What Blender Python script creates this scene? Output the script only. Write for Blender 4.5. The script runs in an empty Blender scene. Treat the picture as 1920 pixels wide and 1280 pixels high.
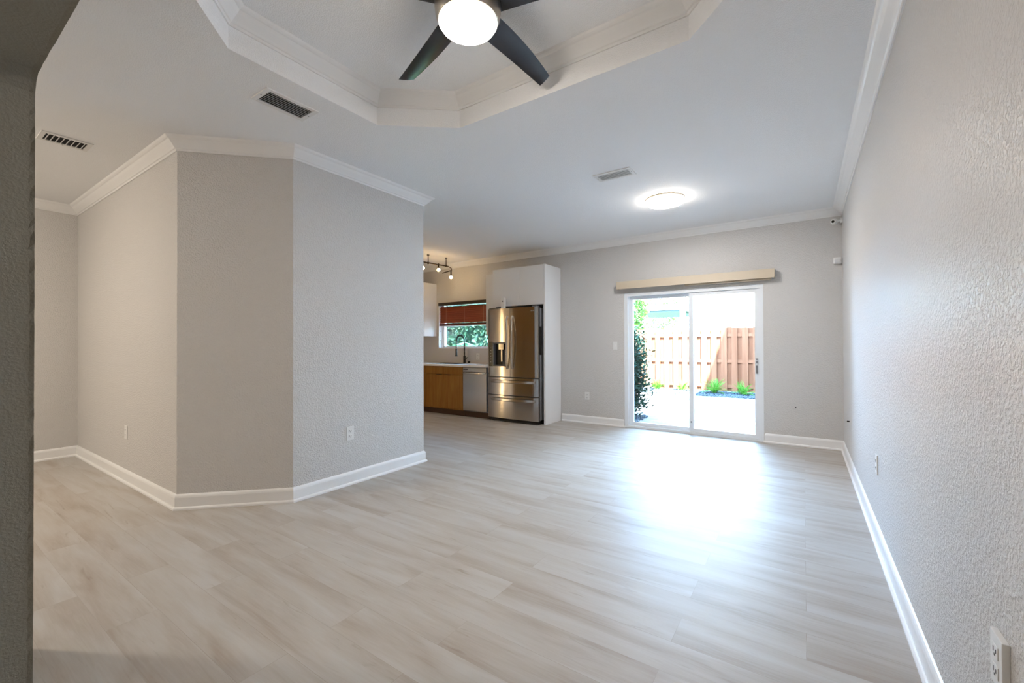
import bpy, bmesh, math, random
from mathutils import Vector, Matrix
random.seed(7)
C = bpy.context.scene
PI = math.pi

# ------------------------------------------------------------------ camera, world, sun, exposure
EXPOSURE = 1.75
SKY_STRENGTH = 15.0
SUN_ENERGY = 52.0
FAN_LAMP = 32.0
RING_LAMP = 54.0
BULB = 20.0
ROOM_LAMP = 80.0

F_PX, YAW, PITCH, ROLL = 806.07, 0.5965, 0.0069, -0.0035
cam = bpy.data.cameras.new('camera'); camo = bpy.data.objects.new('camera', cam)
C.collection.objects.link(camo)
cam.sensor_width = 36.0; cam.lens = F_PX / 1920 * 36.0
cam.clip_start = 0.02; cam.clip_end = 300
_F = Vector((-math.sin(YAW) * math.cos(PITCH), math.cos(YAW) * math.cos(PITCH), math.sin(PITCH)))
_R = Vector((math.cos(YAW), math.sin(YAW), 0)); _U = _R.cross(_F)
_R2 = _R * math.cos(ROLL) + _U * math.sin(ROLL); _U2 = -_R * math.sin(ROLL) + _U * math.cos(ROLL)
m3 = Matrix((_R2, _U2, -_F)).transposed()
camo.matrix_world = Matrix.Translation((0, 0, 1.2)) @ m3.to_4x4()
C.camera = camo
C.view_settings.view_transform = 'Standard'; C.view_settings.look = 'None'
C.view_settings.gamma = 1.0; C.view_settings.use_curve_mapping = False
C.view_settings.exposure = EXPOSURE

w = bpy.data.worlds.new('sky'); C.world = w; w.use_nodes = True
bg = w.node_tree.nodes['Background']
bg.inputs[0].default_value = (0.37, 0.635, 1.0, 1); bg.inputs[1].default_value = SKY_STRENGTH

sl = bpy.data.lights.new('sun', 'SUN'); sl.energy = SUN_ENERGY; sl.angle = 0.009; sl.color = (1, .98, .94)
so = bpy.data.objects.new('sun', sl); C.collection.objects.link(so)
SUN_DIR = Vector((-.27, .42, -.81)).normalized()
so.rotation_euler = SUN_DIR.to_track_quat('-Z', 'Y').to_euler(); so.location = (0, 0, 12)

def portal(name, loc, rot, sx, sy):
    l = bpy.data.lights.new(name, 'AREA'); l.shape = 'RECTANGLE'; l.size = sx; l.size_y = sy
    l.cycles.is_portal = True
    o = bpy.data.objects.new(name, l); C.collection.objects.link(o); o.location = loc; o.rotation_euler = rot
portal('door_portal', (-1.28, 6.30, 0.97), (-PI / 2, 0, 0), 1.8, 1.95)
portal('window_portal', (-5.2, 6.32, 1.56), (-PI / 2, 0, 0), 1.3, .95)

# ------------------------------------------------------------------ materials
def mat(name, col, rough=.5, metal=0.0, spec=.5, bump=None, emis=None, es=0, coat=0.0):
    m = bpy.data.materials.new(name); m.use_nodes = True
    nt = m.node_tree; b = nt.nodes['Principled BSDF']
    b.inputs['Base Color'].default_value = (*col, 1); b.inputs['Roughness'].default_value = rough
    b.inputs['Metallic'].default_value = metal; b.inputs['Specular IOR Level'].default_value = spec
    b.inputs['Coat Weight'].default_value = coat
    if emis: b.inputs['Emission Color'].default_value = (*emis, 1); b.inputs['Emission Strength'].default_value = es
    if bump:
        sc, st, det = bump
        g = nt.nodes.new('ShaderNodeNewGeometry')
        n = nt.nodes.new('ShaderNodeTexNoise'); n.inputs['Scale'].default_value = sc; n.inputs['Detail'].default_value = det
        nt.links.new(g.outputs['Position'], n.inputs['Vector'])
        r = nt.nodes.new('ShaderNodeValToRGB'); r.color_ramp.elements[0].position = .42; r.color_ramp.elements[1].position = .62
        nt.links.new(n.outputs['Fac'], r.inputs['Fac'])
        bp = nt.nodes.new('ShaderNodeBump'); bp.inputs['Strength'].default_value = st; bp.inputs['Distance'].default_value = .004
        nt.links.new(r.outputs['Color'], bp.inputs['Height']); nt.links.new(bp.outputs['Normal'], b.inputs['Normal'])
    return m

WALL = mat('greige_textured_paint', (.645, .63, .615), .42, bump=(95, .6, 3), spec=.3)
CEIL = mat('ceiling_paint', (.90, .91, .925), .8, bump=(160, .35, 2), spec=.2)
TRIM = mat('white_trim_paint', (.84, .84, .84), .35)
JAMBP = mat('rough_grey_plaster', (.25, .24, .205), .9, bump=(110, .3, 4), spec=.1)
WHITE = mat('white_lacquer', (.82, .82, .82), .12, coat=.5)
WPLAS = mat('white_plastic', (.80, .80, .79), .35)
VINYL = mat('white_vinyl_frame', (.80, .83, .86), .35)
BLACK = mat('matte_black', (.012, .012, .012), .45)
BLADE = mat('gloss_black_blade', (.012, .014, .02), .22)
DARK = mat('dark_void', (.01, .01, .01), .8)
NICKEL = mat('brushed_nickel', (.50, .45, .38), .28, 1.0)
BRONZE = mat('dark_bronze', (.06, .045, .035), .4, .8)
STONE = mat('white_quartz', (.82, .81, .79), .2)
VALANCE = mat('beige_vinyl', (.58, .49, .37), .5)
DKWOOD = mat('dark_brown_toe_kick', (.07, .03, .014), .5)
GREYP = mat('grey_plastic', (.17, .17, .18), .4)
VOUT = mat('exterior_stucco_white', (.62, .62, .60), .9)
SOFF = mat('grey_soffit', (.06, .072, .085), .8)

def steel(name, axis):
    m = mat(name, (.55, .51, .47), .25, 1.0)
    nt = m.node_tree; b = nt.nodes['Principled BSDF']
    g = nt.nodes.new('ShaderNodeNewGeometry'); mp = nt.nodes.new('ShaderNodeMapping')
    mp.inputs['Scale'].default_value = (4, 4, 400) if axis == 'h' else (400, 400, 4)
    n = nt.nodes.new('ShaderNodeTexNoise'); n.inputs['Scale'].default_value = 1; n.inputs['Detail'].default_value = 2
    nt.links.new(g.outputs['Position'], mp.inputs['Vector']); nt.links.new(mp.outputs[0], n.inputs['Vector'])
    mr = nt.nodes.new('ShaderNodeMapRange'); mr.inputs['To Min'].default_value = .10; mr.inputs['To Max'].default_value = .22
    nt.links.new(n.outputs['Fac'], mr.inputs['Value']); nt.links.new(mr.outputs[0], b.inputs['Roughness'])
    b.inputs['Anisotropic'].default_value = .85; b.inputs['Anisotropic Rotation'].default_value = .25
    tn = nt.nodes.new('ShaderNodeTangent'); tn.direction_type = 'RADIAL'; tn.axis = 'Z'; nt.links.new(tn.outputs[0], b.inputs['Tangent'])
    return m
STEEL = steel('brushed_stainless', 'h')

def wood(name, c1, c2, scale, rough=.45, axis=2):
    m = mat(name, c1, rough, spec=.25)
    nt = m.node_tree; b = nt.nodes['Principled BSDF']
    g = nt.nodes.new('ShaderNodeNewGeometry'); mp = nt.nodes.new('ShaderNodeMapping')
    s = [scale, scale, scale]; s[axis] = scale * .06
    mp.inputs['Scale'].default_value = s
    n = nt.nodes.new('ShaderNodeTexNoise'); n.inputs['Scale'].default_value = 1; n.inputs['Detail'].default_value = 5; n.inputs['Distortion'].default_value = .8
    nt.links.new(g.outputs['Position'], mp.inputs['Vector']); nt.links.new(mp.outputs[0], n.inputs['Vector'])
    r = nt.nodes.new('ShaderNodeValToRGB'); r.color_ramp.elements[0].color = (*c1, 1); r.color_ramp.elements[1].color = (*c2, 1)
    r.color_ramp.elements[0].position = .3; r.color_ramp.elements[1].position = .7
    nt.links.new(n.outputs['Fac'], r.inputs['Fac']); nt.links.new(r.outputs[0], b.inputs['Base Color'])
    return m
OAK = wood('honey_plywood', (.25, .105, .018), (.33, .16, .035), 30)
CHERRY = wood('cherry_slat', (.20, .045, .02), (.28, .075, .03), 40, .4, 0)
FENCE = wood('cedar_fence', (.125, .042, .017), (.19, .072, .034), 9, .85)

def floor_mat():
    m = mat('pale_oak_planks', (.6, .56, .5), .3, spec=.32)
    nt = m.node_tree; b = nt.nodes['Principled BSDF']; L = nt.links.new
    g = nt.nodes.new('ShaderNodeNewGeometry')
    br = nt.nodes.new('ShaderNodeTexBrick'); br.offset = .37; br.offset_frequency = 2
    br.inputs['Scale'].default_value = 1; br.inputs['Brick Width'].default_value = 1.22; br.inputs['Row Height'].default_value = .18
    br.inputs['Mortar Size'].default_value = .0012; br.inputs['Mortar Smooth'].default_value = .4
    br.inputs['Color1'].default_value = (0, 0, 0, 1); br.inputs['Color2'].default_value = (1, 1, 1, 1); br.inputs['Mortar'].default_value = (.5, .5, .5, 1)
    L(g.outputs['Position'], br.inputs['Vector'])
    # offset the grain from plank to plank
    sep = nt.nodes.new('ShaderNodeSeparateXYZ'); L(g.outputs['Position'], sep.inputs[0])
    row = nt.nodes.new('ShaderNodeMath'); row.operation = 'SNAP'; row.inputs[1].default_value = .18; L(sep.outputs['Y'], row.inputs[0])
    mul = nt.nodes.new('ShaderNodeMath'); mul.operation = 'MULTIPLY'; mul.inputs[1].default_value = 37.3; L(row.outputs[0], mul.inputs[0])
    add = nt.nodes.new('ShaderNodeMath'); add.operation = 'MULTIPLY_ADD'; add.inputs[1].default_value = 9.0; L(br.outputs['Color'], add.inputs[0]); L(mul.outputs[0], add.inputs[2])
    cmb = nt.nodes.new('ShaderNodeCombineXYZ'); L(sep.outputs['X'], cmb.inputs[0]); L(sep.outputs['Y'], cmb.inputs[1]); L(add.outputs[0], cmb.inputs[2])
    def nz(sx, sy, det, dist):
        mp = nt.nodes.new('ShaderNodeMapping'); mp.inputs['Scale'].default_value = (sx, sy, 1); L(cmb.outputs[0], mp.inputs['Vector'])
        n = nt.nodes.new('ShaderNodeTexNoise'); n.inputs['Scale'].default_value = 1; n.inputs['Detail'].default_value = det; n.inputs['Distortion'].default_value = dist
        L(mp.outputs[0], n.inputs['Vector']); return n
    n1 = nz(1.3, 9, 3, .6); n2 = nz(5, 75, 5, 1.2); n3 = nz(2.6, 20, 2, 2.2)
    r = nt.nodes.new('ShaderNodeValToRGB'); e = r.color_ramp.elements
    e[0].position = .31; e[0].color = (.365, .31, .26, 1); e[1].position = .64; e[1].color = (.50, .48, .455, 1)
    k = r.color_ramp.elements.new(.48); k.color = (.445, .41, .37, 1)
    mx0 = nt.nodes.new('ShaderNodeMath'); mx0.operation = 'MULTIPLY_ADD'; mx0.inputs[1].default_value = .22
    L(n2.outputs['Fac'], mx0.inputs[0]); 
    a0 = nt.nodes.new('ShaderNodeMath'); a0.operation = 'MULTIPLY'; a0.inputs[1].default_value = .78; L(n1.outputs['Fac'], a0.inputs[0]); L(a0.outputs[0], mx0.inputs[2])
    pl = nt.nodes.new('ShaderNodeMath'); pl.operation = 'MULTIPLY_ADD'; pl.inputs[1].default_value = .07; L(br.outputs['Color'], pl.inputs[0]); L(mx0.outputs[0], pl.inputs[2])
    sb = nt.nodes.new('ShaderNodeMath'); sb.operation = 'SUBTRACT'; sb.inputs[1].default_value = .035; L(pl.outputs[0], sb.inputs[0])
    L(sb.outputs[0], r.inputs['Fac'])
    kr = nt.nodes.new('ShaderNodeValToRGB'); kr.color_ramp.elements[0].position = .66; kr.color_ramp.elements[1].position = .80
    kr.color_ramp.elements[0].color = (1, 1, 1, 1); kr.color_ramp.elements[1].color = (.80, .76, .71, 1); L(n3.outputs['Fac'], kr.inputs['Fac'])
    mm = nt.nodes.new('ShaderNodeMix'); mm.data_type = 'RGBA'; mm.blend_type = 'MULTIPLY'; mm.inputs['Factor'].default_value = 1
    L(r.outputs[0], mm.inputs[6]); L(kr.outputs[0], mm.inputs[7])
    gm = nt.nodes.new('ShaderNodeMix'); gm.data_type = 'RGBA'; gm.blend_type = 'MULTIPLY'
    L(mm.outputs[2], gm.inputs[6]); gm.inputs[7].default_value = (.84, .81, .78, 1); L(br.outputs['Fac'], gm.inputs['Factor'])
    L(gm.outputs[2], b.inputs['Base Color'])
    rr = nt.nodes.new('ShaderNodeMapRange'); rr.inputs['To Min'].default_value = .40; rr.inputs['To Max'].default_value = .54; L(n2.outputs['Fac'], rr.inputs['Value']); L(rr.outputs[0], b.inputs['Roughness'])
    bp = nt.nodes.new('ShaderNodeBump'); bp.inputs['Strength'].default_value = .12; bp.inputs['Distance'].default_value = .002
    L(n2.outputs['Fac'], bp.inputs['Height']); L(bp.outputs[0], b.inputs['Normal'])
    return m
FLOOR = floor_mat()

def paver_mat():
    m = mat('patio_pavers', (.5, .42, .38), .9, spec=.1)
    nt = m.node_tree; b = nt.nodes['Principled BSDF']; L = nt.links.new
    g = nt.nodes.new('ShaderNodeNewGeometry')
    br = nt.nodes.new('ShaderNodeTexBrick'); br.inputs['Scale'].default_value = 1; br.inputs['Brick Width'].default_value = .21; br.inputs['Row Height'].default_value = .105
    br.inputs['Mortar Size'].default_value = .004; br.inputs['Color1'].default_value = (.15, .13, .122, 1); br.inputs['Color2'].default_value = (.105, .095, .092, 1); br.inputs['Mortar'].default_value = (.07, .062, .058, 1)
    L(g.outputs['Position'], br.inputs['Vector']); L(br.outputs['Color'], b.inputs['Base Color'])
    return m
PAVER = paver_mat()
def leaf(name, c, tr=.3):
    m = mat(name, c, .6, spec=.08)
    nt = m.node_tree; b = nt.nodes['Principled BSDF']
    t = nt.nodes.new('ShaderNodeBsdfTranslucent'); t.inputs[0].default_value = (c[0] * 1.5, c[1] * 1.4, c[2], 1)
    mx = nt.nodes.new('ShaderNodeMixShader'); mx.inputs[0].default_value = tr
    nt.links.new(b.outputs[0], mx.inputs[1]); nt.links.new(t.outputs[0], mx.inputs[2])
    nt.links.new(mx.outputs[0], nt.nodes['Material Output'].inputs[0]); return m
LEAFD = leaf('dark_green_leaf', (.010, .028, .017), .1)
LEAFG = leaf('bright_fern_green', (.045, .15, .018))
LEAFT = leaf('tree_leaf_green', (.07, .14, .035))
LEAFP = leaf('palm_leaf_green', (.05, .15, .11))
BARK = mat('bark', (.16, .11, .08), .9)
PEB = mat('grey_river_pebble', (.035, .044, .052), .8, spec=.2)
SOIL = mat('grey_gravel_bed', (.05, .056, .062), .95, bump=(60, 1, 3))

def glass():
    m = bpy.data.materials.new('clear_glass'); m.use_nodes = True; nt = m.node_tree
    nt.nodes.remove(nt.nodes['Principled BSDF'])
    t = nt.nodes.new('ShaderNodeBsdfTransparent'); t.inputs[0].default_value = (.95, .975, .98, 1)
    gl = nt.nodes.new('ShaderNodeBsdfGlossy'); gl.inputs['Roughness'].default_value = .01
    fr = nt.nodes.new('ShaderNodeFresnel'); fr.inputs[0].default_value = 1.45
    mx = nt.nodes.new('ShaderNodeMixShader'); nt.links.new(fr.outputs[0], mx.inputs[0]); nt.links.new(t.outputs[0], mx.inputs[1]); nt.links.new(gl.outputs[0], mx.inputs[2])
    nt.links.new(mx.outputs[0], nt.nodes['Material Output'].inputs[0]); return m
GLASS = glass()
def emit(name, col, s):
    m = mat(name, (.9, .9, .9), .4, emis=col, es=s); return m
E_FAN = emit('fan_lamp_glow', (1, .88, .76), FAN_LAMP)
E_RING = emit('ring_lamp_glow', (1, .975, .95), RING_LAMP)
E_RIM = emit('ring_rim_glow', (1, .90, .78), 9.0)
E_TUBE = emit('tube_glow', (1, .70, .34), 8.0)
E_BULB = emit('bulb_glow', (1, .66, .30), BULB)
E_ROOM = emit('room_lamp_glow', (1, .87, .71), ROOM_LAMP)

# ------------------------------------------------------------------ geometry helpers
class MB:
    def __init__(s): s.bm = bmesh.new()
    def box(s, x0, x1, y0, y1, z0, z1):
        v = [s.bm.verts.new(p) for p in ((x0, y0, z0), (x1, y0, z0), (x1, y1, z0), (x0, y1, z0), (x0, y0, z1), (x1, y0, z1), (x1, y1, z1), (x0, y1, z1))]
        for f in ((0, 3, 2, 1), (4, 5, 6, 7), (0, 1, 5, 4), (1, 2, 6, 5), (2, 3, 7, 6), (3, 0, 4, 7)): s.bm.faces.new([v[i] for i in f])
        return s
    def obox(s, c, sx, sy, sz, M):
        vs = []
        for dz in (-1, 1):
            for dx, dy in ((-1, -1), (1, -1), (1, 1), (-1, 1)):
                vs.append(s.bm.verts.new(Vector(c) + M @ Vector((dx * sx / 2, dy * sy / 2, dz * sz / 2))))
        for f in ((0, 3, 2, 1), (4, 5, 6, 7), (0, 1, 5, 4), (1, 2, 6, 5), (2, 3, 7, 6), (3, 0, 4, 7)): s.bm.faces.new([vs[i] for i in f])
        return s
    def prism(s, pts, z0, z1):
        a = [s.bm.verts.new((x, y, z0)) for x, y in pts]; b = [s.bm.verts.new((x, y, z1)) for x, y in pts]; n = len(pts)
        s.bm.faces.new(a[::-1]); s.bm.faces.new(b)
        for i in range(n): s.bm.faces.new((a[i], a[(i + 1) % n], b[(i + 1) % n], b[i]))
        return s
    def loops(s, rings, close=True, cap=True):
        R = [[s.bm.verts.new(p) for p in r] for r in rings]; n = len(R[0])
        for a, b in zip(R, R[1:]):
            for i in range(n if close else n - 1): s.bm.faces.new((a[i], a[(i + 1) % n], b[(i + 1) % n], b[i]))
        if cap and close and n > 2: s.bm.faces.new(R[0][::-1]); s.bm.faces.new(R[-1])
        return s
    def tube(s, pts, r, n=10, cap=True):
        pts = [Vector(p) for p in pts]; rings = []; up = None
        for i, p in enumerate(pts):
            t = (pts[min(i + 1, len(pts) - 1)] - pts[max(i - 1, 0)]).normalized()
            if up is None: up = t.orthogonal().normalized()
            up = (up - t * up.dot(t)).normalized(); q = t.cross(up)
            rr = r[i] if isinstance(r, (list, tuple)) else r
            rings.append([p + (up * math.cos(2 * PI * k / n) + q * math.sin(2 * PI * k / n)) * rr for k in range(n)])
        return s.loops(rings, True, cap)
    def lathe(s, prof, c=(0, 0, 0), n=48, cap=False):
        c = Vector(c)
        rings = [[c + Vector((r * math.cos(2 * PI * k / n), r * math.sin(2 * PI * k / n), z)) for k in range(n)] for r, z in prof]
        return s.loops(rings, True, cap)
    def sweep(s, prof, path, closed=False, cap=True):
        # prof (out, z); out measured to the LEFT of the path direction
        P = [Vector((p[0], p[1])) for p in path]; n = len(P); off = []
        for i in range(n):
            d1 = (P[i] - P[i - 1]).normalized() if (closed or i > 0) else None
            d2 = (P[(i + 1) % n] - P[i]).normalized() if (closed or i < n - 1) else None
            if d1 is None: d1 = d2
            if d2 is None: d2 = d1
            n1 = Vector((-d1.y, d1.x)); n2 = Vector((-d2.y, d2.x)); m = (n1 + n2); m = m / (1 + n1.dot(n2)); off.append(m)
        rings = [[(P[i].x + off[i].x * o, P[i].y + off[i].y * o, z) for o, z in prof] for i in range(n)]
        if closed: rings.append(rings[0])
        return s.loops(rings, True, cap and not closed)
    def leafq(s, p, d, nrm, L, W):
        d = d.normalized(); q = d.cross(nrm).normalized() * W * .5
        v = [s.bm.verts.new(x) for x in (p, p + d * L * .5 + q, p + d * L, p + d * L * .5 - q)]
        s.bm.faces.new(v); return s
    def build(s, name, m, parent=None, smooth=False, bevel=0, recalc=True):
        if recalc:
            bmesh.ops.recalc_face_normals(s.bm, faces=s.bm.faces)
        me = bpy.data.meshes.new(name); s.bm.to_mesh(me); s.bm.free()
        if isinstance(m, (list, tuple)):
            for k in m: me.materials.append(k)
        else: me.materials.append(m)
        if smooth:
            for p in me.polygons: p.use_smooth = True
            try: me.set_sharp_from_angle(angle=math.radians(38))
            except Exception: pass
        o = bpy.data.objects.new(name, me); C.collection.objects.link(o)
        if parent: o.parent = parent; o.matrix_parent_inverse = Matrix.Translation(parent.location).inverted() if parent.type == 'EMPTY' and parent.rotation_euler.z == 0 else Matrix.Identity(4)
        if bevel:
            b = o.modifiers.new('bevel', 'BEVEL'); b.width = bevel; b.segments = 2; b.limit_method = 'ANGLE'; b.harden_normals = False
        return o
def tag(o, label=None, cat=None, group=None, kind=None):
    if label: o['label'] = label
    if cat: o['category'] = cat
    if group: o['group'] = group
    if kind: o['kind'] = kind
    return o
def thing(name, label, cat, loc, group=None, kind=None):
    o = bpy.data.objects.new(name, None); C.collection.objects.link(o); o.location = loc; o.empty_display_size = .1
    return tag(o, label, cat, group, kind)
def struct(o): o['kind'] = 'structure'; return o

# ------------------------------------------------------------------ dimensions
XR, YB, H, ZC = .363, 6.058, 2.72, 2.635
X3, YE, Y2A, X1B, Y1, XL = -3.246, 3.156, 1.788, -3.808, 1.229, -6.60
YF, XK, XH = -3.0, -8.2, -2.6
T = .22
# octagon tray
OCT = [(-2.02, .60), (-.46, .60), (-.06, 1.0), (-.06, 1.87), (-.467, 2.272), (-1.99, 2.285), (-2.43, 1.93), (-2.43, 1.0)]
TRAY = 2.93

# floor and ceiling
struct(MB().box(XK - .2, XR + .2, YF - .2, YB + .1, -.12, 0).build('floor', FLOOR))
def ceiling():
    b = MB(); bm = b.bm
    outer = [(XK - .2, YF - .2), (XR + .2, YF - .2), (XR + .2, YB + .24), (XK - .2, YB + .24)]
    ov = [bm.verts.new((x, y, H)) for x, y in outer]; iv = [bm.verts.new((x, y, H)) for x, y in OCT]
    ed = [bm.edges.new((ov[i], ov[(i + 1) % 4])) for i in range(4)] + [bm.edges.new((iv[i], iv[(i + 1) % 8])) for i in range(8)]
    bmesh.ops.triangle_fill(bm, use_beauty=True, edges=ed)
    # drop faces inside octagon
    cx, cy = -1.25, 1.44
    for f in list(bm.faces):
        c = f.calc_center_median()
        if all(v in iv for v in f.verts): bm.faces.remove(f)
    tv = [bm.verts.new((x, y, TRAY)) for x, y in OCT]
    for i in range(8): bm.faces.new((iv[i], iv[(i + 1) % 8], tv[(i + 1) % 8], tv[i]))
    bm.faces.new(tv)
    tp = [bm.verts.new((x, y, 3.1)) for x, y in outer]; bm.faces.new(tp)
    for i in range(4): bm.faces.new((ov[i], ov[(i + 1) % 4], tp[(i + 1) % 4], tp[i]))
    return b.build('ceiling', CEIL)
struct(ceiling())

# walls
b = MB()
DX0, DX1, DZ = -2.150, -.408, 1.93      # door opening
WX0, WX1, WZ0, WZ1 = -5.82, -4.50, 1.125, 2.0
b.box(XK - .2, WX0, YB, YB + T, 0, H); b.box(WX0, WX1, YB, YB + T, 0, WZ0); b.box(WX0, WX1, YB, YB + T, WZ1, H)
b.box(WX1, DX0, YB, YB + T, 0, H); b.box(DX0, DX1, YB, YB + T, DZ, H); b.box(DX1, XR + .2, YB, YB + T, 0, H)
struct(b.build('wall_back', WALL))
struct(MB().box(XR, XR + .2, YF - .2, YB, 0, H).build('wall_right', WALL))
struct(MB().box(XL - .2, XL, YF - .2, Y1, 0, H).build('wall_left', WALL))
struct(MB().prism([(XL - .2, Y1), (X1B, Y1), (X3, Y2A), (X3, YE), (XK, YE), (XK, Y1)], 0, H).build('wall_middle', WALL))
struct(MB().box(XK - .2, XK, YE, YB, 0, H).build('wall_kitchen', WALL))
struct(MB().box(XL - .2, XR, YF - .2, YF, 0, H).build('wall_front', WALL))
# near wall with the rough plastered opening the camera looks through
def near_wall():
    b = MB(); bm = b.bm; jx, hz, ch = -2.262, 2.158, .05
    prof = []
    n = 90
    for i in range(n + 1): prof.append((jx, hz * i / n * .975))
    prof += [(jx + .018, hz - .022), (jx + ch, hz)]
    m = 60
    for i in range(1, m + 1): prof.append((jx + ch + (XR - jx - ch) * i / m, hz))
    rnd = random.Random(3)
    far = []; near = []; mid = []
    for i, (x, z) in enumerate(prof):
        j = (rnd.random() - .5) * .006 if 0 < i < len(prof) - 1 else 0
        onj = i <= n
        far.append((x + (j if onj else 0), .31, z + (0 if onj else j)))
        mid.append((x - (.004 if onj else 0), .297 + j, z + (0 if onj else .004)))
        near.append((x - (.004 if onj else 0), .17, z + (0 if onj else .004)))
    R = [[bm.verts.new(p) for p in r] for r in (near, mid, far)]
    for a, c in zip(R, R[1:]):
        for i in range(len(a) - 1): bm.faces.new((a[i], a[i + 1], c[i + 1], c[i]))
    ends = None
    for Rr in (R[0], R[2]):
        y = Rr[0].co.y
        o = [bm.verts.new((XH, y, 0)), bm.verts.new((XH, y, H)), bm.verts.new((XR, y, H))]
        bm.faces.new(Rr + [o[2], o[1], o[0]])
        ends = o if y < .2 else ends; e2 = o
    bm.faces.new((ends[0], ends[1], e2[1], e2[0]))
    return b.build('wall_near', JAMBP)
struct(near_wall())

# trim
CROWN = [(0, ZC - .004), (.008, ZC - .004), (.011, ZC + .009), (.018, ZC + .012), (.026, ZC + .022), (.05, ZC + .048), (.062, ZC + .064), (.070, ZC + .068), (.078, ZC + .074), (.086, H), (0, H)]
BASE = [(0, 0), (.026, 0), (.026, .012), (.020, .020), (.014, .022), (.014, .088), (.011, .100), (.006, .108), (0, .112)]
def trim(name, prof, path, closed=False): return struct(MB().sweep(prof, path, closed).build(name, TRIM))
trim('trim_1', CROWN, [(XR, .31), (XR, YB), (XK, YB)])
trim('trim_2', CROWN, [(XK, YE), (X3, YE), (X3, Y2A), (X1B, Y1), (XL, Y1), (XL, YF)])
z2 = TRAY - H
CR2 = [(o, z + z2) for o, z in CROWN]
trim('trim_3', CR2, OCT, True)
trim('baseboard_right', BASE, [(XR, .31), (XR, YB - .0), (DX1 + .02, YB), (DX1 + .02, YB + .02)])
trim('baseboard_back', BASE, [(DX0 - .02, YB + .02), (DX0 - .02, YB), (-3.16, YB)])
trim('baseboard_left', BASE, [(XK, YE), (X3, YE), (X3, Y2A), (X1B, Y1), (XL, Y1), (XL, YF)])

# ------------------------------------------------------------------ sliding door
D = thing('door_1', 'white framed two panel sliding glass door onto the patio', 'door', (-1.28, YB, 0), kind='structure')
b = MB(); yo0, yo1 = YB + .015, YB + .135
b.box(DX0, DX0 + .045, yo0, yo1, 0, DZ); b.box(DX1 - .04, DX1, yo0, yo1, 0, DZ); b.box(DX0 + .045, DX1 - .04, yo0, yo1, DZ - .045, DZ); b.box(DX0 + .045, DX1 - .04, yo0, yo1, 0, .028)
b.build('door_frame', VINYL, D)
def panel(x0, x1, y, nm):
    b = MB(); z0, z1 = .029, DZ - .046
    b.box(x0, x0 + .055, y, y + .035, z0, z1); b.box(x1 - .055, x1, y, y + .035, z0, z1); b.box(x0 + .055, x1 - .055, y, y + .035, z0, z0 + .045); b.box(x0 + .055, x1 - .055, y, y + .035, z1 - .045, z1)
    p = b.build('door_panel', VINYL, D)
    MB().box(x0 + .05, x1 - .05, y + .015, y + .021, z0 + .04, z1 - .04).build('glass_pane', GLASS, p)
    return p
panel(DX0 + .046, -1.215, YB + .085, 'a')
p2 = panel(-1.275, DX1 - .041, YB + .035, 'b')
hb = MB(); hb.box(-.49, -.475, YB + .018, YB + .036, .83, .93); h_ = hb.build('door_latch', GREYP, p2)
for z in (.98, .995, .90):
    pass
for a in (1.0, .965): MB().box(-.494, -.470, YB + .02, YB + .036, a, a + .015).build('lock_screw', GREYP, p2)
MB().box(-1.255, -1.24, YB + .022, YB + .036, .15, .17).build('screw_cover', GREYP, p2)

# valance
V = thing('blind_valance', 'long beige valance mounted above the sliding patio door', 'valance', (-1.25, YB, 2.0))
MB().box(-2.225, -.284, YB - .105, YB - .099, 1.985, 2.092).build('front_panel', VALANCE, V)
MB().box(-2.225, -2.217, YB - .099, YB, 1.985, 2.092).build('end_return', VALANCE, V)
MB().box(-.292, -.284, YB - .099, YB, 1.985, 2.092).build('end_return', VALANCE, V)
MB().box(-2.15, -.31, YB - .07, YB - .03, 2.04, 2.075).box(-1.3, -.32, YB - .075, YB - .01, 1.968, 2.04).build('head_track', VALANCE, V)

# ------------------------------------------------------------------ kitchen window + blind
W = thing('window_1', 'white framed kitchen window above the sink', 'window', ((WX0 + WX1) / 2, YB, WZ0), kind='structure')
b = MB(); y0 = YB + .10; y1 = YB + .16
b.box(WX0, WX0 + .05, y0, y1, WZ0, WZ1); b.box(WX1 - .05, WX1, y0, y1, WZ0, WZ1); b.box(WX0 + .05, WX1 - .05, y0, y1, WZ0, WZ0 + .045); b.box(WX0 + .05, WX1 - .05, y0, y1, WZ1 - .05, WZ1); b.box(WX0 + .05, WX1 - .05, y0 + .005, y1, 1.55, 1.59)
b.build('window_frame', VINYL, W)
b = MB(); b.box(WX0, WX0 + .012, YB - .004, y0, WZ0, WZ1).box(WX1 - .012, WX1, YB - .004, y0, WZ0, WZ1).box(WX0, WX1, YB - .006, y0, WZ0, WZ0 + .016); b.build('window_casing', TRIM, W)
for a in (1.45, 1.27): MB().box(WX0 + .0115, WX0 + .0135, YB + .04, YB + .055, a, a + .02).build('jamb_screw', BLACK, W)
MB().box(WX0 + .045, WX1 - .045, y0 + .03, y0 + .035, WZ0 + .04, WZ1 - .04).build('glass_pane', GLASS, W)
B = thing('venetian_blind', 'half raised reddish brown wooden venetian blind over kitchen window', 'blind', (-5.16, YB + .02, 1.56))
MB().box(WX0 + .005, WX1 - .005, YB - .02, YB + .03, 1.945, 2.0).build('headrail', mat('dark_headrail', (.03, .018, .012), .4), B, bevel=.003)
b = MB(); M = Matrix.Rotation(math.radians(62), 3, 'X')
zz = 1.90
while zz > 1.625:
    b.obox(((WX0 + WX1) / 2, YB + .03, zz), WX1 - WX0 - .03, .05, .003, M); zz -= .0335
b.build('slats', CHERRY, B)
MB().box(WX0 + .015, WX1 - .015, YB + .003, YB + .055, 1.56, 1.60).build('bottom_rail', mat('dark_cherry_rail', (.10, .02, .012), .4), B, bevel=.003)
CORD = mat('tan_cord', (.5, .3, .2), .8)
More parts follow.
